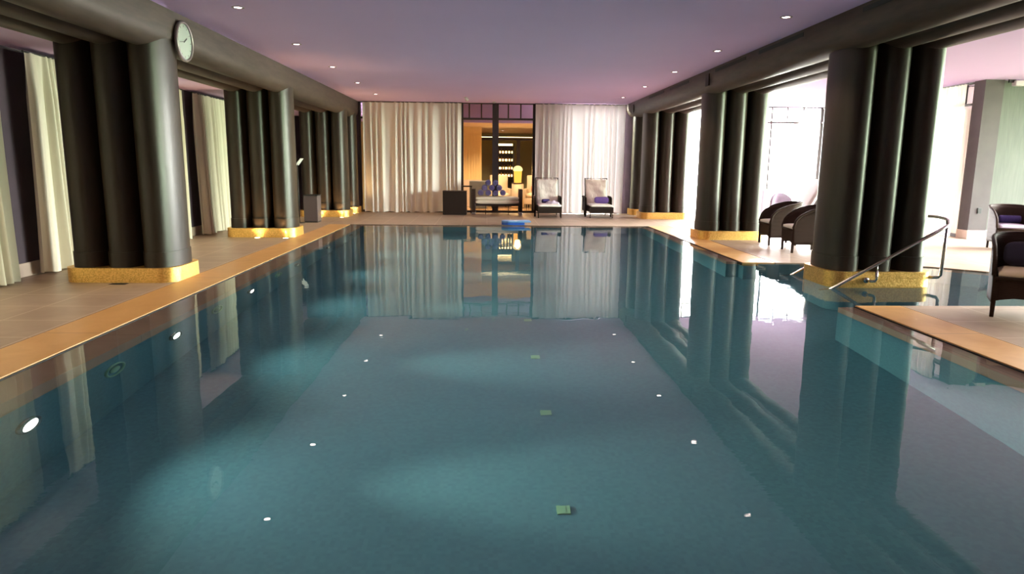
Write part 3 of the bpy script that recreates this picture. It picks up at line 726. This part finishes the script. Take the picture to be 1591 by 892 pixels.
# ------------------------------------------------------------------ SUN LOUNGERS AT THE BACK
def lounger(label, x, y, group='sun loungers at the back curtain'):
    """foot at local y=0 facing camera, head towards +y"""
    t = thing('sun_lounger', label, 'sun lounger', (x, y, Z0), 0, group)
    W = .34
    bm = bmesh.new(); box(bm, -W, W, 0, 1.35, .26, .31); box(bm, -W, W, -.005, .03, .14, .31); box(bm, -W, -W+.03, 0, 1.35, .17, .3); box(bm, W-.03, W, 0, 1.35, .17, .3)
    obj('base_frame', bm, M['wick2'], t, bevel=.008)
    for sx_ in (-1, 1):
        for y_ in (.03, 1.28):
            bm = bmesh.new(); xx = sx_*(W-.02); tube(bm, [(xx, y_, 0), (xx, y_, .17)], .016, 8, rs=[.012, .018]); obj('leg', bm, M['wick2'], t)
        bm = bmesh.new(); xa = sx_*(W+.035)
        tube(bm, smoothpath([(xa, .62, 0), (xa, .62, .45), (xa, .70, .55), (xa, 1.0, .565), (xa, 1.3, .56)], 5), .027, 8); box(bm, xa-.014, xa+.014, .64, 1.28, .16, .54)
        obj('arm', bm, M['wick2'], t)
    bm = bmesh.new(); cushion(bm, -W+.02, W-.02, -.02, .95, .312, .385, .008, 12, 18); obj('mattress', bm, M['white'], t, smooth=True)
    # raised back, leaning away
    bm = bmesh.new(); nx, nz = 14, 18; g = {}
    rnd = random.Random(int(x*100))
    for s in (0, 1):
        for i in range(nx+1):
            for j in range(nz+1):
                u, v = i/nx, j/nz; e = min(1, 5*min(u, 1-u, v, 1-v)+.15)
                th = .045*e**.5
                px = (-W+.02)+(2*W-.04)*u; pz = .36+.70*v; py = .95+.22*v
                wr = .010*sin(9*u+5*v*v+x)+.006*sin(23*v+6*u)
                g[s, i, j] = bm.verts.new((px, py+(-th+wr if s == 0 else th), pz))
    for i in range(nx):
        for j in range(nz):
            bm.faces.new((g[0,i,j], g[0,i+1,j], g[0,i+1,j+1], g[0,i,j+1])); bm.faces.new((g[1,i,j], g[1,i,j+1], g[1,i+1,j+1], g[1,i+1,j]))
    for i in range(nx):
        for j in (0, nz): bm.faces.new((g[0,i,j], g[0,i+1,j], g[1,i+1,j], g[1,i,j]))
    for j in range(nz):
        for i in (0, nx): bm.faces.new((g[0,i,j], g[0,i,j+1], g[1,i,j+1], g[1,i,j]))
    bmesh.ops.recalc_face_normals(bm, faces=bm.faces); obj('back_cover', bm, M['cover'], t, smooth=True)
    bm = bmesh.new(); tube(bm, [(-W+.01, 1.02, .33), (-W+.01, 1.25, 1.10), (W-.01, 1.25, 1.10), (W-.01, 1.02, .33)], .018, 8); bfr = obj('back_frame', bm, M['wick2'], t)
    for xx in (-.13, .17):
        bm = bmesh.new(); box(bm, xx-.018, xx+.018, 1.205, 1.275, 1.03, 1.125); obj('strap', bm, M['cover'], bfr, bevel=.01)
    return t
lounger('sun lounger with a crumpled lilac and white towel, closer to the glazed door', 1.77, 19.5)
lounger('sun lounger with a violet rolled towel, further right before the curtain', 3.26, 19.62)
bm = bmesh.new(); nx, ny = 30, 22; g = {}
for i in range(nx+1):
    for j in range(ny+1):
        u, v = i/nx*2-1, j/ny*2-1; r = min(1, sqrt(u*u+v*v)); h_ = .095*(1-r**2.4)*(.75+.25*sin(7*u+3*v)*cos(5*v-2*u)) if r < 1 else 0
        k = 1 if r < 1 else 1/sqrt(u*u+v*v)
        g[i, j] = bm.verts.new((u*.22*k, v*.15*k, h_))
for i in range(nx):
    for j in range(ny): bm.faces.new((g[i,j], g[i+1,j], g[i+1,j+1], g[i,j+1]))
o = obj('folded_towel', bm, M['lilac'], smooth=True, loc=(1.88, 19.98, Z0+.392)); md = o.modifiers.new('s', 'SOLIDIFY'); md.thickness = .006
tag(o, 'crumpled pale lilac towel lying on the seat of the lounger', 'towel')
bm = bmesh.new(); rolled(bm, (0, 0, 0), 'X', .22, .055)
o = obj('rolled_towel', bm, M['navy'], smooth=True, loc=(1.70, 20.16, Z0+.45)); o.rotation_euler = (0, 0, rad(20)); tag(o, 'small dark blue rolled towel beside the crumpled lilac towel', 'towel')
bm = bmesh.new(); cushion(bm, -.2, .2, -.07, .07, 0, .18, .005, 16, 8)
o = obj('rolled_towel', bm, M['violet'], smooth=True, loc=(3.35, 20.28, Z0+.392)); tag(o, 'violet block of folded towel on the lounger nearer the right column', 'towel')

# ------------------------------------------------------------------ BENCH, TOWELS, TABLES
t = thing('bench', 'dark framed bench with pale cushions before the glazed door', 'bench', (.3, 20.95, Z0))
for sx_ in (-1, 1):
    for y_ in (-.22, .22):
        bm = bmesh.new(); xx = sx_*.70; box(bm, xx-.055, xx+.055, y_-.035, y_+.035, .08, .76); obj('post', bm, M['darkwood'], t, bevel=.005)
        bm = bmesh.new(); box(bm, xx-.058, xx+.058, y_-.038, y_+.038, 0, .08); obj('foot', bm, M['steel'], t, bevel=.003)
    bm = bmesh.new(); box(bm, sx_*.70-.05, sx_*.70+.05, -.22, .22, .70, .75); obj('arm_rail', bm, M['darkwood'], t, bevel=.004)
bm = bmesh.new(); box(bm, -.66, .66, -.24, .24, .26, .32); obj('seat_frame', bm, M['darkwood'], t, bevel=.004)
for a, b_ in ((-.35, -.33), (.33, .35)):
    bm = bmesh.new(); box(bm, a, b_, -.2, -.17, 0, .27); obj('leg', bm, M['darkwood'], t)
bm = bmesh.new(); cushion(bm, -.645, .645, -.26, .24, .315, .445, 0, 30, 12); obj('seat_cushion', bm, M['bench'], t, smooth=True)
bm = bmesh.new(); cushion(bm, -.645, .645, -.26, .24, .435, .535, .01, 30, 12); obj('seat_cushion', bm, M['bench'], t, smooth=True)
def towel_roll(x, z, label, k):
    t = thing('rolled_towel', label, 'towel', (x, 20.88, z), 0, 'blue rolled towels stacked on the bench')
    r = .086; pts = []
    for i in range(70):
        a = i/69*2*pi*2.4+k; rr = .010+(r-.014)*i/69; pts.append((rr*cos(a), rr*sin(a)))
    bm = bmesh.new(); lathe(bm, [(.02, -.15), (.068, -.158), (.082, -.145), (.086, -.10), (.086, .10), (.08, .15), (.02, .155)], 28, axis='Y')
    body = obj('towel_body', bm, M['navy'], t, smooth=True)
    bm = bmesh.new(); tube(bm, [(p, -.160, q) for p, q in pts[10:]], .0032, 6); o = obj('hem', bm, M['hem'], t); o['label'] = 'pale lilac hem'
zb = Z0+.562+.087
row = [(-.33, 'leftmost'), (-.11, 'second from left'), (.11, 'third from left'), (.33, 'rightmost')]
for k, (dx, wd) in enumerate(row): towel_roll(.14+dx, zb, 'blue rolled towel in the bottom row of the stack, %s' % wd, k)
for k, (dx, wd) in enumerate([(-.22, 'left'), (0, 'centre'), (.22, 'right')]): towel_roll(.14+dx, zb+.148, 'blue rolled towel in the middle row of the stack, %s' % wd, k+.5)
for k, (dx, wd) in enumerate([(-.11, 'left'), (.11, 'right')]): towel_roll(.14+dx, zb+.296, 'blue rolled towel on top of the stack, the %s one' % wd, k*2+.3)
t = thing('side_table', 'dark brown cube side table before the left back curtain', 'side table', (-.96, 20.85, Z0))
obj('cube_body', boxes((-.35, .35, -.28, .28, .0, .685)), M['wick2'], t, bevel=.012)
obj('table_top', boxes((-.355, .355, -.285, .285, .685, .70)), M['darkwood'], t, bevel=.003)
t = thing('side_table', 'small high dark table wedged between cube table and bench', 'side table', (-.62, 21.28, Z0))
obj('table_top', boxes((-.16, .16, -.1, .1, .80, .84)), M['darkwood'], t, bevel=.004)
for a in (-1, 1):
    for q in (-1, 1):
        bm = bmesh.new(); box(bm, a*.13-.012, a*.13+.012, q*.08-.012, q*.08+.012, 0, .8); obj('leg', bm, M['darkwood'], t)

# kickboards
t = thing('kickboard', 'blue foam kickboard at the far pool edge', 'kickboard', (.72, 17.33, Z0+.055), rad(4))
def board(x0, x1, d, z0, z1):
    p = [(x1, -d), (x1, d)]
    for i in range(13): a = pi/2+pi*i/12; p.append((x0+d*1.0+d*cos(a), d*sin(a)))
    bm = bmesh.new(); prism(bm, p, z0, z1); return bm
obj('float_slab', board(-.36, .36, .2, .012, .05), M['foam2'], t, bevel=.012)
obj('grip_slab', board(-.36, .20, .19, -.053, .010), M['foam'], t, bevel=.01)

# dark cabinet and lectern on the left
t = thing('cabinet', 'dark cabinet standing between the left columns', 'cabinet', (-4.42, 17.75, Z0))
obj('cabinet_body', boxes((-.17, .17, -.2, .2, .03, .67)), M['kiosk'], t, bevel=.008)
obj('cabinet_top', boxes((-.18, .18, -.21, .21, .67, .69)), M['black'], t, bevel=.003)
obj('plinth', boxes((-.16, .16, -.19, .19, 0, .03)), M['black'], t)
t = thing('sign_stand', 'slim stand with a tilted white sheet beside the dark cabinet', 'sign', (-4.66, 17.4, Z0))
bm = bmesh.new(); lathe(bm, [(.12, 0), (.12, .012), (.015, .02)], 24); obj('base', bm, M['black'], t, smooth=True)
bm = bmesh.new(); tube(bm, [(0, 0, .015), (0, 0, 1.48)], .012, 10); obj('pole', bm, M['black'], t, smooth=True)
bm = boxes((-.105, .105, -.15, .15, -.006, .006)); bmesh.ops.rotate(bm, verts=bm.verts, matrix=Matrix.Rotation(rad(-52), 3, 'Y')); bmesh.ops.translate(bm, verts=bm.verts, vec=(.05, 0, 1.5)); obj('sheet_panel', bm, M['paper'], t)

# right wing: reclining lounger, planter, wrapped chair
t = thing('sun_lounger', 'pale reclined lounger in the bright window wing', 'sun lounger', (7.7, 16.0, Z0))
obj('base_frame', boxes((-1.35, .1, -.33, .33, .26, .33)), M['wick2'], t, bevel=.01)
for a in (-1.3, 0.02):
    for q in (-.29, .29):
        bm = bmesh.new(); tube(bm, [(a, q, 0), (a, q, .27)], .018, 8); obj('leg', bm, M['wick2'], t)
bm = bmesh.new(); cushion(bm, -1.35, -.40, -.32, .32, .33, .42, .01); obj('mattress', bm, M['white'], t, smooth=True)
bm = bmesh.new(); cushion(bm, -.45, .45, -.32, .32, -.05, .06, .0, 16, 10); bmesh.ops.rotate(bm, verts=bm.verts, matrix=Matrix.Rotation(rad(-62), 3, 'Y')); bmesh.ops.translate(bm, verts=bm.verts, vec=(-.16, 0, .80)); obj('backrest', bm, M['white'], t, smooth=True)
t = thing('planter', 'tall pale cylindrical planter by the bright window', 'planter', (7.55, 18.9, Z0))
bm = bmesh.new(); lathe(bm, [(.15, 0), (.16, .02), (.17, .85), (.18, .88), (.15, .88), (.14, .8)], 28); obj('pot', bm, M['lilac'], t, smooth=True)
t = thing('lounge_chair', 'small pale rounded chair in the bright window wing', 'chair', (7.55, 17.55, Z0))
bm = bmesh.new()
for i in range(17):
    pass
pts = [(-.26+.52*i/16, .16*sin(pi*i/16)) for i in range(17)]
A = [bm.verts.new((x, y, .3)) for x, y in pts]; B = [bm.verts.new((x, y, .62+.22*sin(pi*i/16)**.6)) for i, (x, y) in enumerate(pts)]
for i in range(16): bm.faces.new((A[i], A[i+1], B[i+1], B[i]))
o = obj('backrest', bm, M['lilac'], t, smooth=True); md = o.modifiers.new('s', 'SOLIDIFY'); md.thickness = .06
bm = bmesh.new(); cushion(bm, -.26, .26, -.35, .1, .3, .42, .01); obj('seat', bm, M['lilac'], t, smooth=True)
for a in (-.2, .2):
    for q in (-.28, .04):
        bm = bmesh.new(); tube(bm, [(a, q, 0), (a, q, .31)], .015, 8); obj('leg', bm, M['wick2'], t)
t = thing('wall_socket', 'small dark socket plate low on the brown pier', 'socket', (10.53, 14.475, .62))
obj('plate', boxes((-.045, .045, -.012, .005, -.06, .06)), M['black'], t, bevel=.003)
obj('socket_face', boxes((-.03, .03, -.016, -.011, -.05, .05)), M['slot'], t)

# ------------------------------------------------------------------ LOUNGE BEHIND THE GLASS
struct(obj('floor_lounge', boxes((-4, 2.4, 21.9, 30.2, -.05, .01)), M['lfloor']))
struct(obj('ceiling_lounge', boxes((-4, 2.4, 22.3, 30.2, 2.80, 3.0)), M['ltan']))
struct(obj('trim_6', boxes((-4, 2.4, 22.2, 22.3, 2.78, H)), M['ceil']))
struct(obj('wall_lounge_side', boxes((-4.1, -4, 21.8, 30.2, 0, 3.3), (2.32, 2.42, 21.8, 30.2, 0, 3.3)), M['lgreen']))
struct(obj('wall_lounge_back', boxes((-4, 2.4, 30.0, 30.2, 0, 3)), M['lgreen']))
bm = bmesh.new(); box(bm, -4, -.2, 25.0, 25.2, 0.9, 2.8)
for k in range(40): x = -4+.095*k; box(bm, x, x+.05, 24.975, 25.0, .95, 2.55)
struct(obj('wall_panelled', bm, M['lgold']))
struct(obj('trim_7', boxes((-4, -.19, 24.95, 25.2, 0, .95)), M['base']))
struct(obj('trim_8', boxes((-.2, 2.32, 25.0, 25.12, 2.34, 2.44), (1.04, 1.17, 25.0, 25.12, 0, 2.34)), M['frame']))
o = obj('cove_light', boxes((-.2, 2.3, 25.02, 25.10, 2.445, 2.46)), M['cove']); tag(o, 'warm strip light along the dark lounge beam', 'light')
t = thing('bar_shelf', 'glowing bar shelves at the back of the lounge', 'shelf', (.72, 28.9, .01))
obj('back_panel', boxes((-.34, .34, .16, .18, .0, 2.3)), M['frame'], t)
for a in (-.36, .33): obj('upright', boxes((a, a+.05, -.12, .18, 0, 2.35)), M['frame'], t)
for k, z in enumerate((.95, 1.25, 1.58, 1.9, 2.2)):
    obj('shelf_board', boxes((-.31, .33, -.1, .16, z, z+.02)), M['darkwood'], t)
    obj('shelf_light', boxes((-.30, .32, .13, .155, z+.05, z+.13)), M['glow'], t)
k = 0
for z, rowname in ((.97, 'lowest'), (1.27, 'second lowest'), (1.60, 'second highest'), (1.92, 'highest')):
    for i in range(5):
        bm = bmesh.new(); hh = random.uniform(.18, .24); lathe(bm, [(.03, 0), (.032, hh*.6), (.012, hh*.75), (.012, hh)], 12)
        o = obj('bottle', bm, M['bottle'], smooth=True, loc=(.72-.24+.12*i+random.uniform(-.02, .02), 28.88, z+.011))
        tag(o, 'amber bottle on the %s glowing bar shelf, %s of five' % (rowname, ('leftmost', 'second from left', 'middle', 'second from right', 'rightmost')[i]), 'bottle', 'bottles on the glowing bar shelves')
t = thing('round_table', 'round pale draped table under the glowing lamp in the lounge', 'table', (1.06, 24.2, .01))
bm = bmesh.new(); lathe(bm, [(.215, .02), (.21, .5), (.205, .82), (.19, .845)], 32); obj('table_drape', bm, M['creamc'], t, smooth=True)
bm = bmesh.new(); lathe(bm, [(.215, .845), (.22, .85), (.215, .865)], 32); obj('table_top', bm, M['darkwood'], t, smooth=True)
t = thing('table_lamp', 'glowing amber lamp with a domed top on the round lounge table', 'lamp', (1.06, 24.2, .876))
bm = bmesh.new(); lathe(bm, [(.06, 0), (.125, .01), (.14, .40)], 28); obj('shade', bm, M['lampglow'], t, smooth=True)
bm = bmesh.new(); lathe(bm, [(.14, .40), (.163, .42), (.163, .47), (.135, .53), (.08, .57), (.02, .585)], 28); obj('dome_top', bm, M['lamptop'], t, smooth=True)
l = bpy.data.lights.new('lamp_light', 'POINT'); l.energy = 25; l.color = (1, .6, .25); l.shadow_soft_size = .1
o = bpy.data.objects.new('lamp_light', l); COL.objects.link(o); o.parent = t; o.location = (0, -.25, .4)
def armchair(label, x, y, rz, cushion_=False):
    t = thing('armchair', label, 'armchair', (x, y, .01), rz, 'cream lounge armchairs')
    obj('base', boxes((-.3, .3, -.3, .3, .12, .34)), M['creamc'], t, bevel=.03)
    bm = bmesh.new(); cushion(bm, -.28, .28, -.3, .2, .34, .5, .02); obj('seat_cushion', bm, M['creamc'], t, smooth=True)
    obj('backrest', boxes((-.32, .32, .2, .34, .12, 1.12)), M['creamc'], t, bevel=.04)
    for s in (-1, 1): obj('arm', boxes((s*.32-.05, s*.32+.05, -.3, .25, .12, .66)), M['creamc'], t, bevel=.03)
    for a in (-.25, .25):
        for q in (-.25, .27): obj('leg', boxes((a-.02, a+.02, q-.02, q+.02, 0, .13)), M['darkwood'], t)
armchair('cream armchair left of the glowing table lamp', .46, 24.55, rad(10))
armchair('cream armchair right of the glowing table lamp', 1.68, 24.55, rad(-12))
pillow('coral cushion on the armchair right of the glowing lamp', (1.72, 24.40, .68), (rad(-12), 0, rad(-12)), M['orange'], .36, .28, .12)
tag(obj('sofa_back', boxes((-.6, -.0, 23.6, 23.75, .01, .95)), simple('grey upholstery', (.16, .16, .15), .9), bevel=.03), 'grey sofa back behind the glass, left behind the towels', 'sofa')
for x, y, wd in ((-2, 23.4, 'hidden behind the left back curtain'), (.2, 23.4, 'above the bench behind the glass'), (1.9, 23.0, 'behind the right back curtain edge'), (.6, 27.5, 'before the bar shelves')):  # lamps added to light the lounge interior
    t = thing('downlight', 'added lounge ceiling downlight ' + wd, 'ceiling light', (x, y, 2.80), 0, 'added lounge ceiling downlights')
    bm = bmesh.new(); lathe(bm, [(.075, 0), (.075, -.006), (.045, -.006)], 20, cap=False); obj('trim_ring', bm, M['ring'], t)
    bm = bmesh.new(); lathe(bm, [(.046, -.003), (.03, -.005)], 20); obj('lens', bm, M['lens'], t)
    spot('lamp_light', t, (0, 0, -.02), (0, 0, 0), LM['lounge'], (1, .74, .44), 130, .6)
